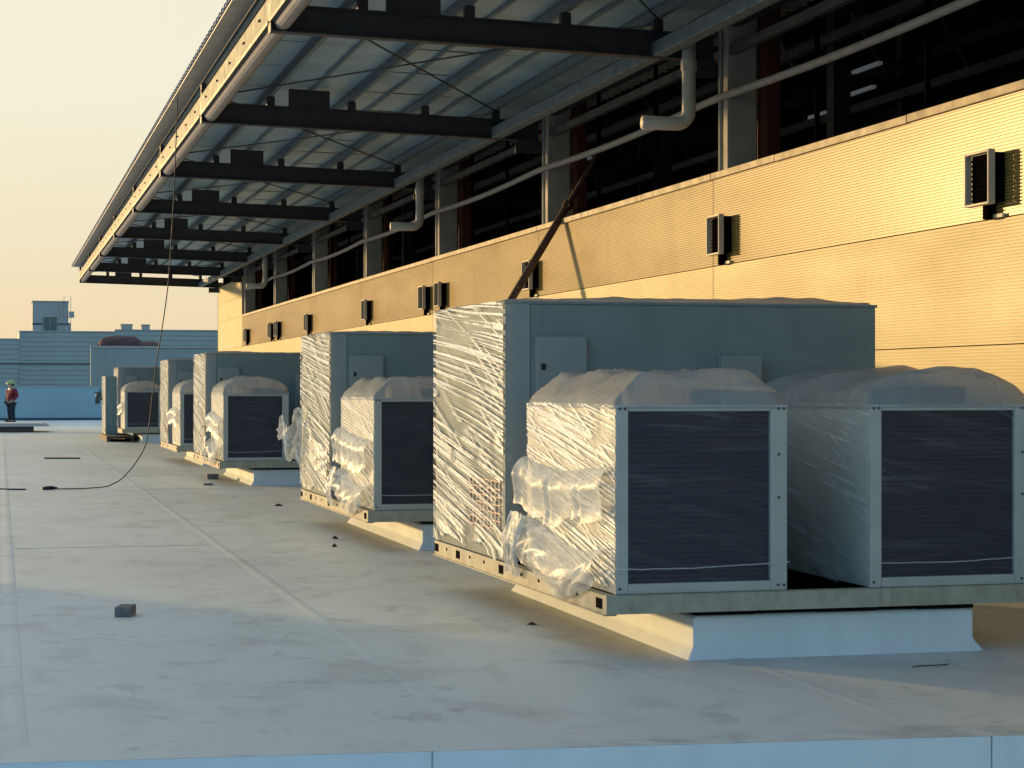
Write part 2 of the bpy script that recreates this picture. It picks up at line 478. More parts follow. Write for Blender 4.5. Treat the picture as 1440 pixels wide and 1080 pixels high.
# ------------------------------------------------------------------ canopy
SL = -.025
CX = 2.74
cn = thing('steel_canopy', 'long flat steel canopy with dark beams projecting over the rooftop units', 'canopy', (XW, bay(2), 5.2))
def cl(o):
    o.parent = cn; o.location = (-XW, -bay(2), -5.2); return o
def cz(x): return SL*(x-CX)
BB, BT, RU = 5.225, 5.515, 5.80            # beam bottom, beam top, roof underside at x = CX
PUR = (2.86, 3.72, 4.88, 5.95, 7.0)
def sloped_box(b, x0, x1, y0, y1, z0, z1):
    b.hexa([(x0,y0,z0+cz(x0)),(x1,y0,z0+cz(x1)),(x1,y1,z0+cz(x1)),(x0,y1,z0+cz(x0))],
           [(x0,y0,z1+cz(x0)),(x1,y0,z1+cz(x1)),(x1,y1,z1+cz(x1)),(x0,y1,z1+cz(x0))])
for k in range(-2, 8):
    yb = bay(k) if k < 7 else Y_END-.1
    b = MB()
    x1 = XW+.0
    sloped_box(b, CX+.012, x1, yb-.075, yb+.075, BB, BB+.02)       # flanges and web
    sloped_box(b, CX+.012, x1, yb-.075, yb+.075, BT-.02, BT)
    sloped_box(b, CX+.012, x1, yb-.012, yb+.012, BB+.0202, BT-.0202)
    bm_ = cl(b.build('beam', M['steel_dark']))
    e = MB().box(CX-.004, CX+.012, yb-.095, yb+.095, BB-.01, BT+.012)
    ep = link('end_plate', e.mesh('end_plate'), M['steel_dark'], bm_)
    for x in PUR:
        s_ = MB().box(x-.055, x+.055, yb-.05, yb+.05, BT+cz(x)+.001, RU-.155+cz(x))
        if x != PUR[0]: s_.v = [v for v in s_.v]
        link('stub_post', s_.mesh('stub_post'), M['steel_dark'], bm_)
    g = MB(); sloped_box(g, 3.98, 4.56, yb-.045, yb+.045, BT+.001, RU-.03)
    link('gusset_plate', g.mesh('gusset_plate'), M['steel_dark'], bm_)
    link('edge_post', MB().box(CX+.0, CX+.07, yb-.05, yb+.05, BT+.013, RU-.02).mesh('edge_post'), M['steel_dark'], bm_)
    # strut plates carrying the beam on the column
    link('bracket', MB().box(XW-.35, XW+.04, yb-.014, yb+.014, BB-.30, BB-.125).mesh('bracket'), M['steel_dark'], bm_)
Y0C = bay(-2)-1.0
for x in PUR:
    b = MB()
    z = RU+cz(x)
    b.box(x-.03, x+.03, Y0C, Y_END+.3, z-.15, z-.142)
    b.box(x+.022, x+.03, Y0C, Y_END+.3, z-.1418, z-.0)
    b.box(x-.03, x+.0218, Y0C, Y_END+.3, z-.012, z-.004)
    cl(b.build('purlin', M['purlin']))
for i, (xa) in enumerate((3.3, 4.3, 5.4, 6.5)):
    z = RU+cz(xa)
    cl(MB().box(xa-.02, xa+.02, Y0C, Y_END+.3, z-.045, z-.004).build('batten', M['purlin']))
cl(MB().box(6.93, 7.09, Y0C, Y_END, BB-.10, BB-.10+.16).build('edge_channel', M['purlin'], bevel=.01))
lin = None
npan = 4
for k in range(-2, 7):
    for q in range(npan):
        w = BAY/npan
        if lin is None:
            b = MB()
            def fn(u, v):
                x = 2.80+(XW-2.80)*u
                return (x, v*(w-.03), RU+cz(x)+.012*nz(x*.8, v*2.1)+.004)
            b.grid(fn, 12, 8)
            b2 = MB(); sloped_box(b2, 2.80, XW, 0, w-.03, RU+.03, RU+.045)
            lin = b.mesh('liner_panel')
        o = cl(link('liner_panel', lin, M['liner']))
        o.location.y += bay(k)+q*w+.015
# corrugated roofing sheets, 1.2 m wide
prof = []
pit = .30
def corr(x0, x1):
    b = MB(); n = 4
    pr = []
    for i in range(n):
        y = i*pit
        pr += [(y, 0), (y+.11, 0), (y+.15, .055), (y+.26, .055)]
    pr.append((n*pit, 0))
    base = 0
    for x in (x0, x1):
        b.v += [(x, yy, RU+.055+cz(x)+zz) for yy, zz in pr]
    for x in (x0, x1):
        b.v += [(x, yy, RU+.052+cz(x)+zz) for yy, zz in pr]
    m_ = len(pr)
    for i in range(m_-1):
        b.f.append((i, i+1, m_+i+1, m_+i))
        b.f.append((2*m_+i, 3*m_+i, 3*m_+i+1, 2*m_+i+1))
        b.f.append((i, 2*m_+i, 2*m_+i+1, i+1))
    return b
cmesh = corr(2.50, 8.6).mesh('roofing_sheet')
y = Y0C
while y < Y_END+.2:
    o = cl(link('roofing_sheet', cmesh, M['roof_sheet'])); o.location.y += y
    y += 1.2
# soffit of the overhang, gutter board with clips, edge angle, drain pipe along the edge
cl(MB().box(2.52, 2.79, Y0C, Y_END+.3, RU+.035, RU+.046).build('soffit', M['roof_sheet']))
for k in range(-2, 7):
    y0, y1 = bay(k)+.06, bay(k+1)-.06
    if k == 6: y1 = Y_END-.16
    cl(MB().box(CX-.002, CX+.012, y0, y1, BB+.13, BB+.375).build('gutter_board', M['gutter']))
    cl(MB().box(CX-.018, CX+.05, y0, y1, BB+.085, BB+.125).build('edge_angle', M['steel_dark']))
    for q in range(5):
        yc = y0+(y1-y0)*(q+.5)/5
        for dz in (0,):
            cl(MB().box(CX-.03, CX-.004, yc-.05, yc+.05, BB+.245, BB+.262).build('clip', M['steel_dark']))
    pp = [(CX+.13, y0-.02, BB+.115), (CX+.13, y1+.02, BB+.115)]
    cl(MB().tube(pp, .098, 16).build('edge_pipe', M['pvc']))
cl(MB().tube([(CX-.06, Y0C, RU-.12), (CX-.06, Y_END, RU-.12)], .008, 6).build('edge_wire', M['cable']))
for k in range(-2, 7):
    ya, yb = bay(k)+.1, bay(k+1)-.1
    for (xa, xb) in ((3.0, 7.0), (7.0, 3.0)):
        cl(MB().tube([(xa, ya, BT+.1+cz(xa)), (xb, yb, BT+.1+cz(xb))], .012, 6).build('brace_rod', M['steel_dark']))
# white drain spouts by the wall
for y in (20.86, 35.4, 57.1):
    x = 7.25
    t = MB()
    arc = [(x-.14+.14*math.cos(a), y, 4.50-.14*math.sin(a)) for a in [R(q) for q in range(0, 91, 15)]]
    t.tube([(x, y, 5.3), (x, y, 4.98)] + arc + [(6.72, y, 4.36)], .075, 16)
    sp = t.build('spout_pipe', M['pvc_white'])
    for p in sp.data.polygons: p.use_smooth = True
    cl(sp)
    c = MB().tube([(x, y, 4.94), (x, y, 5.06)], .088, 16)
    link('pipe_collar', c.mesh('pipe_collar'), M['pvc_white'], sp)

# ------------------------------------------------------------------ wall vents
vent_mesh = {}
def vent_parts():
    H, W, D = .43, .42, .15
    body = MB().box(-.09, 0, -W/2+.02, W/2-.02, .02, H-.02)
    fr = MB()
    fr.box(-D, -.0905, -W/2, -W/2+.02, 0, H)
    fr.box(-D, -.0905, W/2-.02, W/2, 0, H)
    fr.box(-D, -.0905, -W/2+.0205, W/2-.0205, 0, .02)
    fr.box(-D, -.0905, -W/2+.0205, W/2-.0205, H-.02, H)
    return body, fr
vb, vf = vent_parts()
vbm, vfm = vb.mesh('vent_box'), vf.mesh('vent_frame')
sl = MB().hexa([(-.108,-.18,0),(-.092,-.18,.022),(-.092,.18,.022),(-.108,.18,0)], [(-.108,-.18,.003),(-.092,-.18,.025),(-.092,.18,.025),(-.108,.18,.003)])
slm = sl.mesh('slat')
stm = MB().box(-.075, -.001, -.05, .035, -.105, .0195).mesh('neck')
drm = MB().box(-.03, -.001, -.21, -.055, -.10, -.072).mesh('drip_flange')
VENTS = [
 (14.67, 'nearest wall vent, at the right edge of the photo, with a bright frame'),
 (20.8,  'wall vent alone on the golden panel right of the leaning pole'),
 (28.9,  'wall vent partly hidden behind the lower end of the leaning pole'),
 (35.2,  'right one of the vent pair just above the left end of the nearest unit'),
 (36.6,  'left one of the vent pair just above the left end of the nearest unit'),
 (42.7,  'wall vent alone above the top of the second nearest wrapped unit'),
 (51.2,  'wall vent above the gap between the second and third wrapped units'),
 (57.0,  'right one of the far vent pair above the third wrapped unit'),
 (58.4,  'left one of the far vent pair above the third wrapped unit'),
 (64.4,  'farthest wall vent, near the end of the warehouse wall')]
for y, lab in VENTS:
    t = thing('wall_vent', lab, 'vent', (XW-.001, y, 2.94), R(random.uniform(-1.5,1.5)), 'louvred vents along the warehouse wall')
    link('vent_box', vbm, M['vent_dark'], t)
    f = link('vent_frame', vfm, M['vent_frame'], t, bevel=.004)
    for q in range(9):
        link('slat', slm, M['vent_dark'], f, loc=(0, 0, .04+q*.04))
    link('neck', stm, M['vent_dark'], t)
    link('drip_flange', drm, M['vent_frame'], t)

# ------------------------------------------------------------------ rooftop units
UW, UL, CY = 2.62, 4.2, 2.17
CT = 1.79                                    # cabinet top above rail bottom
CM = {}
def cached(key, fn):
    if key not in CM: CM[key] = fn()
    return CM[key]

def film_field(u, v, seed):
    """u metres along the face from the far end, v metres up; returns streak coordinates"""
    g = .05+.15*(1-v/1.9)
    w = .026*nz(u*.7, v*1.6, seed)+.008*nz(u*.9, v*6, seed+3)
    return (u+seed*3.1, v+g*u+w)
def side_film(seed, x, y0, y1, z0, z1, amp=.010, nu=30, nv=110, ragged=.0, fld=1.0):
    b = MB()
    def uvfn(i, j):
        u = (1-i)*(y1-y0); v = z0+(z1-z0)*j
        return film_field(u*fld, v, seed)
    def fn(i, j):
        y = y0+(y1-y0)*i; z = z0+(z1-z0)*j
        s_, c_ = uvfn(i, j)
        d = .5+.5*nz(s_*.5, c_*22, seed+9)
        d2 = max(0, nz(s_*.6, c_*6, seed+5))
        e = min(1, 8*min(i, 1-i)+.15)
        zz = z
        if j == 0: zz = z + ragged*nz(y*3, seed, 2.2)
        return (x-(amp*.45*d+amp*1.3*d2)*e-.002, y, zz)
    b.grid(fn, nu, nv, uvfn)
    return b
def hood(kind, seed, x0, x1, y0, y1, z):
    b = MB()
    H = {'flat': .18, 'round': .27, 'low': .215}[kind]
    def fn(i, j):
        u, v = i*2-1, j*2-1
        if kind == 'flat':
            hu = min(1, (1-abs(u))/.38); hv = min(1, (1-abs(v))/.10)
            h = min(hu**.85, hv**.7)
            # two fan humps joined by a dip
            h *= .95+.05*math.cos(j*math.pi*4)
            h += .12*nz(i*3, j*6, seed)*h + .05*nz(i*9, j*16, seed+2)*h + .10*h*max(0, 1-4*abs(nz(i*4+j*3, j*5-i*2, seed+6)))**2
        else:
            h = math.sqrt(max(0, 1-abs(u)**2.3))*min(1, (1-abs(v))/.10)**.5
            h *= .90+.10*math.cos(j*math.pi*4)
            h += .08*nz(i*4, j*6, seed)*h + .05*nz(i*10, j*14, seed+2)*h
        e = .012
        return (x0-e+(x1-x0+2*e)*i, y0-.004+(y1-y0+.008)*j, z-.02+.024*(h > 0)+H*max(0, h))
    b.grid(fn, 36, 44, lambda i, j: (j*(y1-y0)+seed, i*(x1-x0)+.4*j))
    return b
def crumple(seed, pts_fn, nu=40, nv=18, amp=.03, smooth=False):
    b = MB()
    def fn(i, j):
        p = Vector(pts_fn(i, j))
        e = (math.sin(math.pi*min(1,max(0,j)))**.4)
        d = Vector((nz(i*5, j*1.6, seed), .6*nz(i*5, j*2, seed+11), nz(i*5, j*1.5, seed+23)))
        d += .45*Vector((nz(i*15+j*3, j*2.2, seed+4), .5*nz(i*13, j*3, seed+15), .6*nz(i*14, j*3, seed+27)))
        r = 1-abs(nz(i*9+j*4, j*1.5, seed+31))*2
        d += Vector((-.5*max(0, r)**3, 0, 0))
        return p+d*amp
    b.grid(fn, nu, nv, lambda i, j: (i*1.5+seed, j*.8+.3*i))
    b.f = [t_ for q in b.f for t_ in ((q[0],q[1],q[2]),(q[0],q[2],q[3]))] 
    b.smooth = smooth; b.open_sheet = True
    return b

def condenser(t, idx, x0, first, kind, seed):
    """outer casing with coil, film and two fan rings"""
    W = 1.0
    y0, y1, z0, z1 = .03, 1.83, .105, 1.134
    def mk():
        b = MB()
        l, r, tp, bt = .072, .098, .034, .055
        b.box(0, l, y0, y0+.05, z0, z1); b.box(W-r, W, y0, y0+.05, z0, z1)
        b.box(l+.0005, W-r-.0005, y0, y0+.05, z1-tp, z1); b.box(l+.0005, W-r-.0005, y0, y0+.05, z0, z0+bt)
        b.box(0, .03, y0+.0505, y1, z0, z1); b.box(W-.03, W, y0+.0505, y1, z0, z1)
        b.box(.0305, W-.0305, y1-.03, y1, z0, z1)
        b.box(.0305, W-.0305, y0+.0505, y1-.0305, z1-.03, z1)
        b.box(.0305, W-.0305, y0+.0505, y1-.0305, z0, z0+.03)
        return b.mesh('condenser_casing')
    cs = link('condenser_casing', cached('cas', mk), M['frame'], t, bevel=.005, loc=(x0, 0, 0))
    def mkc():
        b = MB()
        b.box(.0725, W-.0985, y0+.034, y0+.049, z0+.0555, z1-.0345)
        n = 34
        for q in range(n):
            zz = z0+.062+q*(z1-z0-.10)/n
            b.box(.073, W-.099, y0+.022, y0+.0335, zz, zz+.012)
        return b.mesh('coil')
    cc = link('coil', cached('coil', mkc), M['coil'], cs)
    def mkb():
        b = MB()
        b.tube([(0,.003,0),(0,-.004,0)], .008, 8)
        return b.mesh('bolt')
    if idx < 2:
        for (bx, bz) in ((.022,z1-.02),(.052,z1-.02),(W-.02,z1-.02),(W-.05,z1-.02),(W-.02,z0+.03),(W-.055,z0+.03),(.022,z0+.03),(W-.05,.62),(W-.05,.86)):
            link('bolt', cached('bolt', mkb), M['steel_dark'], cs, loc=(bx, y0, bz))
    def mkf():
        b = MB()
        for yy in (.50, 1.38):
            n = 28; r0 = .30
            ring = [(W/2+r0*math.cos(2*math.pi*q/n), yy+r0*math.sin(2*math.pi*q/n)) for q in range(n)]
            base = len(b.v)
            for rr, zz in ((1,z1+.001),(1,z1+.10),(.93,z1+.10),(.93,z1+.02)):
                b.v += [(W/2+(px-W/2)*rr, yy+(py-yy)*rr, zz) for px, py in ring]
            for s_ in range(3):
                for q in range(n):
                    q2 = (q+1) % n
                    b.f.append((base+s_*n+q, base+s_*n+q2, base+(s_+1)*n+q2, base+(s_+1)*n+q))
            for s_ in range(4):
                a = math.pi*s_/4
                c_, d_ = math.cos(a)*.28, math.sin(a)*.28
                b.tube([(W/2-c_, yy-d_, z1+.097), (W/2+c_, yy+d_, z1+.097)], .006, 5)
            b.tube([(W/2, yy, z1+.02), (W/2, yy, z1+.10)], .07, 12)
        return b.mesh('fan_ring')
    link('fan_ring', cached('fan', mkf), M['steel_dark'], cs)
    kk = (kind, seed)
    link('film_hood', cached(('hood', kk), lambda: hood(kind, seed, 0, W, y0, y1, z1).mesh('film_hood')), M['film_hood'], cs)
    def mks():
        b = MB(); pts = [(-.004+(W+.008)*q/14, y0-.022-.004*math.sin(q), .245+.02*(q/14)-.012*math.sin(math.pi*q/14)+.004*nz(q*.7, seed)) for q in range(15)]
        b.tube(pts, .0035, 6)
        return b.mesh('film_cord')
    link('film_cord', cached(('fcd', seed), mks), M['film_bunch'], cs)
    link('film_front', cached(('ff', seed), lambda: front_film(seed, .0, W, y0-.009, z0+.03, z1).mesh('film_front')), M['film_front'], cs)
    sf = 'film_coil' if first else 'film_shade'
    link('film_side', cached(('fs', seed, first), lambda: side_film(seed+.5, -.004, y0, y1, z0+(.02 if not first else .05), z1+.004, .012 if first else .007, 34, 60, .06).mesh('film_side')), M[sf], cs)
    return cs
def front_film(seed, x0, x1, y, z0, z1):
    b = MB()
    def uvfn(i, j):
        u, v = i*(x1-x0), z0+(z1-z0)*j
        return (u+seed, v+.10*u*math.sin(v*4+seed)+.06*nz(u*2, v*2, seed))
    def fn(i, j):
        s_, c_ = uvfn(i, j)
        d = .004*(.5+.5*nz(s_*2, c_*10, seed))
        return (x0+(x1-x0)*i, y-d, z0+(z1-z0)*j)
    b.grid(fn, 24, 40, uvfn)
    return b

def make_unit(idx, y, label, kind, dx=0.0):
    t = thing('rooftop_unit', label, 'air conditioner', (3.18+dx, y, .27), R((.8, .1, 0, 0, 0)[idx]), 'wrapped rooftop air conditioning units in a row')
    def mkr(side):
        def f():
            b = MB()
            if side == 'left':
                b.box(0, .008, .0085, UL, 0, .10); b.box(.0082, .06, .0085, UL, .092, .10); b.box(-.012, .06, .0085, UL, -.0082, -.0002)
            elif side == 'right':
                b.box(UW-.008, UW, .0085, UL, 0, .10); b.box(UW-.06, UW-.0082, .0085, UL, .092, .10)
            elif side == 'near':
                b.box(0, UW, 0, .008, 0, .10); b.box(0, UW, .0082, .06, .1005, .104)
            else:
                b.box(0, UW, UL-.008, UL-.0002, .001, .0915)
            return b.mesh('base_rail')
        return f
    for s_ in ('left','right','near','far'):
        rl = link('base_rail', cached('rail'+s_, mkr(s_)), M['rail'], t)
        if s_ == 'left':
            sm = cached('slot', lambda: MB().box(-.003, .0, -.055, .055, -.028, .028).mesh('rail_slot'))  # black box laid on the rail, paints the dark inside of a slot
            hm = cached('hole', lambda: MB().box(-.003, .0, -.014, .014, -.010, .010).mesh('rail_hole'))  # smaller black box, paints the dark inside of a hole
            for yy in (.13, 2.25, 3.45, 4.12):
                link('rail_slot', sm, M['black'], rl, loc=(-.0005, yy, .052))
            for yy in (.55,.95,1.35,1.75,2.7,3.1,3.8):
                link('rail_hole', hm, M['black'], rl, loc=(-.0005, yy, .062))
    link('deck_plate', cached('dp', lambda: MB().box(.062, UW-.062, .062, UL-.01, .06, .0995).mesh('deck_plate')), M['vent_dark'], t)
    # cabinet body with corner posts and lid
    cb = link('cabinet', cached('cab', lambda: MB().box(.01, UW-.02, CY, UL-.005, .105, CT-.02).mesh('cabinet')), M['cabinet'], t, bevel=.006)
    link('lid', cached('lid', lambda: MB().box(.0, UW-.01, CY-.008, UL, CT-.0198, CT).mesh('lid')), M['cabinet'], cb, bevel=.004)
    link('corner_post', cached('cp', lambda: MB().box(.004, .17, CY-.006, CY-.0005, .105, CT-.021).mesh('corner_post')), M['door'], cb)
    link('panel_seam', cached('ps', lambda: MB().box(.172, .176, CY-.003, CY-.0005, .105, CT-.021).mesh('panel_seam')), M['steel_dark'], cb)
    d = link('control_door', cached('door', lambda: MB().box(.20, .545, CY-.045, CY-.001, .12, 1.56).mesh('control_door')), M['door'], t, bevel=.006)
    link('door_lock', cached('lock', lambda: MB().box(.235, .262, CY-.058, CY-.0452, 1.345, 1.385).mesh('door_lock')), M['black'], d)
    link('junction_box', cached('jb', lambda: MB().box(1.46, 1.74, CY-.10, CY-.001, .80, 1.44).mesh('junction_box')), M['door'], t, bevel=.01)
    # intake grille low on the left face
    def mkg():
        b = MB()
        for q in range(9): b.box(-.001, .0095, CY+.12+q*.10, CY+.128+q*.10, .30, .62)
        for q in range(7): b.box(-.0015, .009, CY+.10, CY+.94, .30+q*.052, .309+q*.052)
        return b.mesh('intake_grille')
    link('intake_grille', cached('grl', mkg), M['grille'], cb)
    # film round the cabinet
    sd_ = idx*1.37+.4
    link('film_wrap', side_film(sd_, -.006, CY, UL, .16, CT+.003, .012, 40, 110, .10).mesh('film_wrap'), M['film_side'], t)
    def topfilm():
        b = MB()
        def fn(i, j):
            x, yy = -.01+(UW+.01)*i, CY-.012+(UL-CY+.014)*j
            e = min(1, 10*min(i, 1-i), 10*min(j, 1-j)) 
            h = .016+.05*max(0, nz(x*1.1, yy*.9, sd_+2))+.018*nz(x*6, yy*6, sd_)
            return (x, yy, CT+.003+max(0, h)*(.25+.75*e) - (.03 if (i in (0,1) or j in (0,1)) else 0)*(.6+.5*nz(x*4,yy*4,sd_)))
        b.grid(fn, 60, 30, lambda i, j: (i*2+sd_, j*2+.3*i))
        return b
    link('film_top', topfilm().mesh('film_top'), M['film_hood'], t)
    link('film_cabinet_front', cached(('fcf', idx), lambda: front_film(sd_, .0, UW-.01, CY-.062, .5, CT).mesh('film_cabinet_front')), M['film_front'], t)
    condenser(t, idx, .062, True, kind, sd_)
    condenser(t, idx, 1.562, False, 'flat' if idx != 0 else 'low', sd_+5)
    # bunched film on the near condenser's sunny side
    def roll(i, j):
        yy = .06+1.80*i
        a = j*math.pi*1.25
        zc = .70-.05*math.sin(i*5+idx)-.06*(1-i)
        q = i*1.8*3.6+.9*nz(i*6, 1.7, sd_)
        pl = abs((q % 1)*2-1)                                  # pleats
        hang = .07+.05*nz(i*4, .3, sd_)+.03*pl
        prof_ = ((0,.80),(-.035,.78),(-.062,.735),(-.070,.69),(-.060,.63),(-.050,.60-hang*.5),(-.058,.58-hang))
        k = min(5, int(j*6)); f = j*6-k
        px_ = prof_[k][0]*(1-f)+prof_[k+1][0]*f; pz_ = prof_[k][1]*(1-f)+prof_[k+1][1]*f
        return (.055+px_-.030*pl*min(1, j*2), yy, pz_-.05*math.sin(i*3+idx)+.02*nz(i*7, 5.5, sd_))
    link('film_roll', crumple(sd_+2, roll, 90, 14, .007, True).mesh('film_roll'), M['film_bunch'], t)
    if idx in (0, 1, 2):
        def skirt(i, j):
            yy = .10+1.80*i
            low = .01+.42*abs(i-.40)**1.2
            top = .36-.06*math.sin(i*5)
            zz = low+(top-low)*j
            q = i*5+j*1.8+.8*nz(i*5, j*2, sd_+3)
            pl = abs((q % 1)*2-1)
            return (.05-.075*math.sin(math.pi*min(1, j*.9+.1))-.045*(1-j)-.03*pl*(1-.6*j), yy, zz)
        link('film_skirt', crumple(sd_+7, skirt, 90, 16, .010, True).mesh('film_skirt'), M['film_bunch'], t)
        def tail(i, j):
            yy = 1.55+.35*i
            return (-.03-.04*math.sin(j*3), yy+.12*(1-j), .05+.40*j)
        link('film_tail', crumple(sd_+8, tail, 12, 10, .022).mesh('film_tail'), M['film_bunch'], t)
    if idx == 1:
        def torn(i, j):
            return (-.02-.21*i-.03*j, 4.15-.5*j*(1-i), .95-.62*(1-j)*(1-.6*i)+.08*math.sin(i*9)-.1*i)
        link('film_flap', crumple(3.3, torn, 20, 12, .05).mesh('film_flap'), M['film_bunch'], t)
        def torn2(i, j):
            return (-.015-.05*math.sin(i*5), 2.3+1.8*i, .30+.35*i+.30*j)
        link('film_flap', crumple(5.1, torn2, 40, 8, .018).mesh('film_flap'), M['film_bunch'], t)
    return t

UNITS = [
 (10.5, 0.0,   'flat', 'nearest and largest film-wrapped rooftop unit with two condensers in front of a tall cabinet'),
 (18.25, 0.075, 'flat', 'second nearest wrapped rooftop unit, torn film fluttering off its left side'),
 (31.0, 0.06,  'round', 'third wrapped rooftop unit, rounded film dome on its dark coil, two bricks by its base'),
 (39.2, 0.11,  'round', 'fourth wrapped rooftop unit, mostly hidden behind the third one'),
 (55.7, 0.03,  'round', 'farthest wrapped rooftop unit, standing beside the narrow wrapped crate')]
CURB_LAB = ['white membrane curb under the nearest rooftop unit, with black pads on top',
            'white membrane curb under the second nearest rooftop unit',
            'white membrane curb under the third rooftop unit',
            'white membrane curb under the fourth, mostly hidden rooftop unit',
            'white membrane curb under the farthest rooftop unit']
def curb_mesh():
    b = MB()
    x0, x1, y0, y1 = .53, 2.22, .10, 4.0
    f = .045
    ring = lambda e, z: [(x0-e, y0-e, z), (x1+e, y0-e, z), (x1+e, y1+e, z), (x0-e, y1+e, z)]
    rs = [ring(f, 0), ring(.008, .055), ring(0, .07), ring(0, .225), ring(-.015, .24)]
    for r_ in rs: b.v += r_
    for k in range(len(rs)-1):
        for q in range(4):
            q2 = (q+1) % 4
            b.f.append((k*4+q, k*4+q2, k*4+4+q2, k*4+4+q))
    b.f.append((16,17,18,19))
    return b.mesh('curb_body')
cbm = curb_mesh()
padm = MB().box(-.17,.17,-.10,.10,.2402,.2695).mesh('rubber_pad')
shm = MB().box(.60,2.15,.15,3.95,.2402,.262).mesh('shim_sheet')
for i, (y, dx, kind, lab) in enumerate(UNITS):
    make_unit(i, y, lab, kind, dx)
    c = thing('roof_curb', CURB_LAB[i], 'curb', (3.18+dx, y, 0), 0, 'membrane curbs under the rooftop units')
    link('curb_body', cbm, M['membrane_clean'], c, bevel=.008)
    link('shim_sheet', shm, M['black'], c)
    for px in (.72, 1.45, 2.05):
        for py in (.20, 2.0, 3.9):
            link('rubber_pad', padm, M['black'], c, loc=(px, py, 0))

# ------------------------------------------------------------------ small wrapped crate and pallet beside the far unit
t = thing('wrapped_crate', 'narrow film-wrapped crate on a pallet, left of the farthest rooftop unit', 'crate', (2.90, 57.5, 0))
link('crate_body', MB().box(0, .34, 1.0, 3.0, .16, 1.82).mesh('crate_body'), M['cabinet'], t, bevel=.01)
link('pallet', MB().box(-.05, .70, -.6, 3.1, .09, .16).box(-.05,.05,-.6,3.1,.0,.0895).box(.6,.70,-.6,3.1,0,.0895).mesh('pallet'), M['wood'], t)
link('film_wrap', side_film(8.2, -.004, 1.0, 3.0, .2, 1.83, .02, 20, 50, .05).mesh('film_wrap'), M['film_side'], t)
def tassel(i, j): return (-.02-.16*i, 2.9-.3*j, 1.42-.28*j-.1*i)
link('film_flap', crumple(2.2, tassel, 12, 16, .09).mesh('film_flap'), M['far_dark'], t)

# ------------------------------------------------------------------ leaning pole
pd = Vector((-.60, .0, -.98)).normalized()
ct = Vector((XW-.05, 27.35, 3.87))
t = thing('leaning_pole', 'rusty dark telescopic pole leaning on the wall coping', 'pole', tuple(ct+pd*(3.87/.853)))
def lp(mb, name, m):
    o = mb.build(name, m, t); o.location = -Vector(t.location); return o
foot = ct+pd*(3.85/.853)
lp(MB().tube([foot, ct-pd*.22], .055, 12), 'outer_tube', M['rust'])
lp(MB().tube([ct-pd*.22, ct-pd*1.25], .040, 12), 'inner_tube', M['rust'])
lp(MB().tube([ct-pd*.16, ct-pd*.27], .078, 12).tube([ct-pd*.2+Vector((0,-.14,0)), ct-pd*.2+Vector((0,.14,0))], .018, 8), 'collar', M['rust'])
lp(MB().tube([foot+Vector((0,0,-.0)), foot+Vector((0,0,.02))], .11, 12), 'foot_plate', M['rust'])
lp(MB().tube([ct+pd*1.16+Vector((0,-.10,0)), ct+pd*1.16+Vector((0,.10,0))], .022, 8), 'pin', M['rust'])

# ------------------------------------------------------------------ cables, bricks, boards
cp = [(2.60,5.86),(2.57,5.74),(2.52,4.6),(2.464,3.67),(2.42,3.03),(2.34,2.4),(2.275,1.977),(2.21,1.447),(2.15,.915),(2.09,.62),(1.94,.365),(1.755,.155),(1.61,.07),(1.51,.035),(1.22,.014),(.95,.012),(.81,.012)]
def smooth(pts, n=6):
    out = []
    for i in range(len(pts)-1):
        p0, p1, p2, p3 = [Vector(pts[max(0, min(len(pts)-1, i+q))]) for q in (-1,0,1,2)]
        for k in range(n):
            s_ = k/n
            out.append(.5*((2*p1)+(-p0+p2)*s_+(2*p0-5*p1+4*p2-p3)*s_*s_+(-p0+3*p1-3*p2+p3)*s_**3))
    out.append(Vector(pts[-1])); return out
cab = thing('hanging_cable', 'thin black cable hanging from the canopy edge and curving onto the roof', 'cable', (2.0, 30.5, 0))
o = MB().tube(smooth([(x, 30.5+.10*math.sin(z*1.3), z) for x, z in cp]), .0085, 8).build('cord', M['cable'], cab); o.location = (-2.0, -30.5, 0)
o = MB().tube([(.82,30.5,.022),(.74,30.5,.028),(.66,30.47,.026),(.60,30.46,.02)], [.014,.03,.03,.02], 10).build('plug', M['cable'], cab); o.location = (-2.0, -30.5, 0)
tag(MB().tube(smooth([(-2.5,31.4,.011),(-1.2,30.2,.011),(-.3,30.9,.011),(.12,30.6,.011),(.37,30.5,.011)]), .011, 8).build('loose_cable', M['cable']), 'short end of black cable lying flat at the left edge of the roof', 'cable')
tag(MB().hexa([(.9,43.7,.002),(1.63,43.5,.002),(1.64,43.6,.002),(.91,43.82,.002)],[(.9,43.7,.03),(1.63,43.5,.03),(1.64,43.6,.03),(.91,43.82,.03)]).build('flat_batten', M['wood'], bevel=.004), 'thin dark batten lying flat on the roof beyond the cable', 'batten')
def brick(x, y, rz, l, w, h, lab, m='brick'):
    b = MB().box(-l/2, l/2, -w/2, w/2, .001, h)
    o = b.build('brick', M[m], None, bevel=.006, loc=(x, y, 0)); o.rotation_euler.z = rz
    bm = bmesh.new(); bm.from_mesh(o.data); bmesh.ops.subdivide_edges(bm, edges=bm.edges, cuts=3, use_grid_fill=True)
    for v in bm.verts:
        if v.co.z > .002: v.co += Vector((nz(v.co.x*30,v.co.y*30,x), nz(v.co.x*30,v.co.z*30,y), nz(v.co.y*30,v.co.z*30,l)))*.004
    bm.to_mesh(o.data); bm.free()
    tag(o, lab, 'brick', 'loose bricks on the roof')
brick(.80, 13.55, R(-14), .105, .20, .066, 'single grey brick lying alone on the open roof in the foreground')
brick(3.37, 34.25-.9, R(4), .19, .11, .085, 'taller dark brick on the roof beside the third rooftop unit')
brick(3.10, 31.9-.6, R(-6), .15, .10, .03, 'flat broken brick on the roof just in front of the taller dark one')
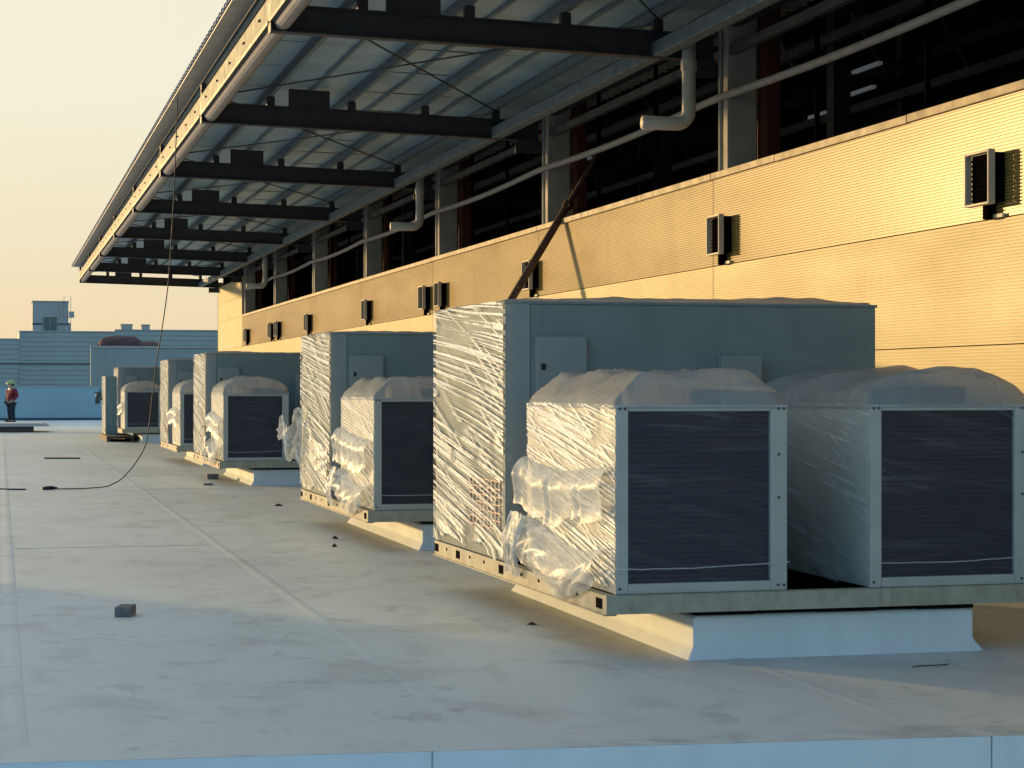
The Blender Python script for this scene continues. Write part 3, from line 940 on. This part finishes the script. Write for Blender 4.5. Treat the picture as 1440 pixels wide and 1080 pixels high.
def bit(x, y, s_, lab, h=.02, rz=0.0):
    b = MB(); b.grid(lambda u, v: (s_*(u-.5)*(1+.4*nz(u*5,v*5,x)), s_*.6*(v-.5), .002+h*math.sin(math.pi*u)*math.sin(math.pi*v)*(1+.5*nz(u*7,v*7,y))), 8, 8)
    o = b.build('debris_scrap', M['debris'], None, loc=(x, y, 0)); o.rotation_euler.z = rz
    tag(o, lab, 'debris', 'small scraps of debris on the roof')
bit(3.42, 25.6, .11, 'small dark scrap on the roof left of the second unit', .03)
bit(3.22, 21.6-1.7, .06, 'red-brown scrap lying nearest to the second unit rail', .03)
bit(3.05, 18.9, .05, 'tiny red-brown scrap in front of the other red-brown scrap', .03)
bit(3.26, 12.8-.4, .06, 'tiny dark scrap in front of the nearest unit', .015)
tag(MB().tube(smooth([(4.74,10.0,.004),(4.82,10.02,.006),(4.90,10.01,.007),(4.97,10.05,.004)]), .0035, 6).build('twig', M['wood']), 'thin dark twig lying in front of the nearest curb', 'twig')

# ------------------------------------------------------------------ stack of panels near the person
t = thing('panel_stack', 'low stack of pale panels on timbers at the left edge of the roof', 'panels', (-1, 71, 0))
for k in range(3):
    o = MB().box(-3.2, 2.62-.06*k, -1.4+.1*k, 1.6, .20+k*.036, .232+k*.036).build('panel', M['sheet'], t, bevel=.004)
for yy in (-1.1, .1, 1.3):
    MB().box(-3.2, 2.1, yy-.15, yy+.15, .005, .1985).build('timber', M['wood'], t, bevel=.01)

# ------------------------------------------------------------------ person in a red jacket
def skin_mesh(name, joints, edges, mat_, parent, sub=2):
    me = bpy.data.meshes.new(name)
    me.from_pydata([j[0] for j in joints], edges, [])
    o = link(name, me, mat_, parent)
    sk = o.modifiers.new('skin', 'SKIN')
    for i, j in enumerate(joints):
        r = j[1]
        me.skin_vertices[0].data[i].radius = r if isinstance(r, tuple) else (r, r)
    me.skin_vertices[0].data[0].use_root = True
    sb = o.modifiers.new('sub', 'SUBSURF'); sb.levels = sub; sb.render_levels = sub
    for p in me.polygons: p.use_smooth = True
    return o
pr = thing('person', 'person in a red jacket, dark trousers and yellow-green helmet standing at the left edge', 'person', (.47, 89.6, 0), R(-62))
pr.scale = (1.28, 1.28, 1.0)
# local frame: faces -y
J = [((0,0,.95),(.15,.11)), ((0,.0,1.15),(.14,.10)), ((0,.01,1.38),(.15,.10)), ((0,.01,1.50),(.06,.06)), ((0,-.02,1.60),(.075,.09)), ((0,-.02,1.70),(.07,.085)),
     ((.10,0,.88),.095), ((.11,-.02,.50),.062), ((.11,.02,.10),.045), ((.11,-.13,.04),.038),
     ((-.10,0,.88),.095), ((-.11,.0,.50),.062), ((-.12,.04,.10),.045), ((-.12,-.11,.04),.038),
     ((.20,.01,1.42),.06), ((.27,.06,1.14),.045), ((.22,-.10,.95),.035), ((.20,-.16,.90),.03),
     ((-.20,.01,1.42),.06), ((-.27,.06,1.14),.045), ((-.22,-.10,.95),.035), ((-.20,-.16,.90),.03)]
E = [(0,1),(1,2),(2,3),(3,4),(4,5),(0,6),(6,7),(7,8),(8,9),(0,10),(10,11),(11,12),(12,13),(2,14),(14,15),(15,16),(16,17),(2,18),(18,19),(19,20),(20,21)]
skin_mesh('body', J, E, M['skin'], pr)
JJ = [((0,0,.86),(.20,.16)), ((0,.0,1.10),(.185,.145)), ((0,.01,1.36),(.19,.14)), ((0,.01,1.49),(.09,.09)),
      ((.22,.01,1.40),.085), ((.29,.06,1.13),.070), ((.235,-.09,.96),.058), ((-.22,.01,1.40),.085), ((-.29,.06,1.13),.070), ((-.235,-.09,.96),.058)]
skin_mesh('jacket', JJ, [(0,1),(1,2),(2,3),(2,4),(4,5),(5,6),(2,7),(7,8),(8,9)], M['red_cloth'], pr)
JT = [((0,0,.92),(.175,.135)), ((.10,0,.82),.115), ((.11,-.02,.48),.088), ((.11,.02,.09),.075), ((-.10,0,.82),.115), ((-.11,0,.48),.088), ((-.12,.04,.09),.075)]
skin_mesh('trousers', JT, [(0,1),(1,2),(2,3),(0,4),(4,5),(5,6)], M['navy'], pr)
for sx, sy in ((.11,.03),(-.12,.05)):
    MB().box(sx-.05, sx+.05, sy-.21, sy+.06, .001, .09).build('boot', M['black'], pr, bevel=.03, seg=3)
hm = MB()
hm.grid(lambda u, v: (.125*math.cos(2*math.pi*u)*math.cos(v*math.pi/2), -.02+.15*math.sin(2*math.pi*u)*math.cos(v*math.pi/2), 1.665+.15*math.sin(v*math.pi/2)), 24, 10)
hm.grid(lambda u, v: ((.122+.035*v)*math.cos(2*math.pi*u), -.02+(.148+.04*v+.03*v*max(0,-math.sin(2*math.pi*u)))*math.sin(2*math.pi*u), 1.668-.012*v), 24, 2)
hm.build('helmet', M['helmet'], pr)
MB().grid(lambda u, v: (.092*math.cos(math.pi*u)*1.0, .0+.095*math.sin(math.pi*u), 1.56+.11*v), 12, 4).build('hair', M['hair'], pr)
for sx in (-.03, .03):
    MB().tube([(sx, -.104, 1.645), (sx, -.112, 1.645)], .010, 8).build('eye', M['hair'], pr)
MB().hexa([(-.012,-.10,1.60),(.012,-.10,1.60),(.012,-.13,1.60),(-.012,-.13,1.60)],[(-.006,-.10,1.65),(.006,-.10,1.65),(.006,-.108,1.65),(-.006,-.108,1.65)]).build('nose', M['skin'], pr)

# ------------------------------------------------------------------ far end: parapet and the buildings beyond
pt = thing('parapet_wall', 'long pale blue parapet wall closing the far end of the roof', 'wall', (-10, 95.6, 0))
MB().box(-30, 21, 0, .3, 0, 1.53).build('wall_face', M['far_blue'], pt)
MB().box(-30, 21, -.06, -.002, .0, .10).build('base_strip', M['steel_dark'], pt)
MB().box(-30, 21, -.03, .33, 1.5302, 1.58).build('coping', M['far_light'], pt)
lpw = thing('parapet_wall', 'low parapet wall along the open left side of the roof, out of view, sized to shade the near deck', 'wall', (-6.9, 40, 0))
MB().box(-.3, 0, -60, -13.7, 0, 1.82).build('wall_face', M['far_blue'], lpw)  # out-of-view wall, height and end set to shade the near deck
MB().box(-.33, .03, -60, -13.7, 1.8202, 1.87).build('coping', M['far_light'], lpw)
bl = thing('low_block', 'plain blue-grey block behind the parapet, left of the warehouse corner', 'building', (4.42, 104, 0))
MB().box(0, 22, 0, .22, -9.9, 3.50).build('wall', M['far_block'], bl)
MB().box(1.0, 22, .221, 12, -9.9, 3.45).build('rear_wall', M['far_block'], bl)
MB().box(-.02, 22.1, -.06, .26, 3.5002, 3.60).build('roof_cap', M['far_light'], bl)
for q in (.35, .75): MB().box(q, q+.03, -.02, -.002, -.0, 3.49).build('downpipe', M['far_wall'], bl)
fb = thing('factory_building', 'grey-blue ribbed factory building with a stair tower in the left background', 'building', (0, 150, 0))
def siding(x0, x1, z0, z1, y=0.0):
    b = MB(); pr_ = []
    n = int((z1-z0)/.34); p = (z1-z0)/n
    for i in range(n):
        z = z0+i*p
        pr_ += [(-.05, z), (-.05, z+p*.85), (0, z+p*.87), (0, z+p*.999)]
    base = len(b.v)
    b.v += [(x0, y+d, z) for d, z in pr_]+[(x1, y+d, z) for d, z in pr_]
    m_ = len(pr_)
    for i in range(m_-1): b.f.append((i, m_+i, m_+i+1, i+1))
    b.box(x0, x1, y+.06, y+30, z0, z1)
    return b
siding(-60, 1.33, -9.9, 4.94).build('wall', M['far_wall'], fb)
siding(1.34, 8.09, -9.9, 5.5).build('wall', M['far_wall'], fb)
siding(8.1, 30, -9.9, 5.64).build('wall', M['far_wall'], fb)
MB().box(-60, 8, -.10, -.06, 3.18, 3.26).build('seam_trim', M['steel_dark'], fb)
for (x0, x1, z) in ((-60,1.33,4.94),(1.34,8.09,5.5),(8.1,30,5.64)):
    MB().box(x0, x1, -.08, .3, z+.001, z+.09).build('roof_trim', M['far_light'], fb)
tw = MB().box(2.28, 4.82, .5, 5, 5.6, 7.70).build('stair_tower', M['far_light'], fb)
MB().box(2.26, 4.84, .47, .499, 6.04, 6.16).build('band', M['steel_dark'], tw)
MB().box(2.24, 4.86, .44, 5.05, 7.701, 7.78).build('tower_cap', M['far_light'], tw)
w_ = MB().box(3.06, 3.99, .44, .469, 5.62, 6.60).build('window', M['far_dark'], fb)
MB().box(3.02, 4.03, .40, .439, 6.602, 6.66).box(3.02,4.03,.40,.439,5.56,5.618).box(3.02,3.058,.40,.439,5.62,6.6).box(3.992,4.03,.40,.439,5.62,6.6).box(3.51,3.54,.40,.439,5.62,6.6).build('frame', M['far_light'], w_)
MB().box(4.83, 5.0, .6, 2, 5.6, 6.2).build('side_step', M['far_light'], fb)
MB().tube([(4.5,.45,5.6),(4.5,.45,8.1),(4.98,.45,8.1),(4.98,.45,5.6)], .022, 6).tube([(4.2,.42,5.6),(4.2,.42,7.6)], .018, 6).build('ladder_rail', M['far_light'], fb)
MB().box(4.86, 5.22, .3, .8, 6.58, 7.02).build('wall_box', M['far_wall'], fb)
for x0, x1, h in ((8.6,9.42,.44),(10.1,10.68,.42)):
    MB().box(x0, x1, 1, 2.2, 5.74, 5.66+h).box(x0-.05,x1+.05,.95,2.25,5.661+h,5.72+h).build('roof_cowl', M['far_light'], fb)
md = MB()
def mound(u, v):
    x = 3.25*(u-.5); y = 2.4*(v-.5)
    e = math.sin(math.pi*v)**.6
    hu = .72*max(0, 1-((u-.36)/.38)**4)**.5 if u < .72 else 0
    hv = .46*max(0, 1-((u-.70)/.31)**4)**.5
    h = max(hu, hv)*e
    return (x, y, h*(1+.12*nz(u*5, v*4, 2)+.06*nz(u*15,v*9,4)))
md.grid(mound, 60, 24)
o = md.build('tarp_heap', M['mound'], None, loc=(6.55, 107.2, 3.452))
tag(o, 'dark red-brown humped tarp heap lying on the low block roof', 'tarp')
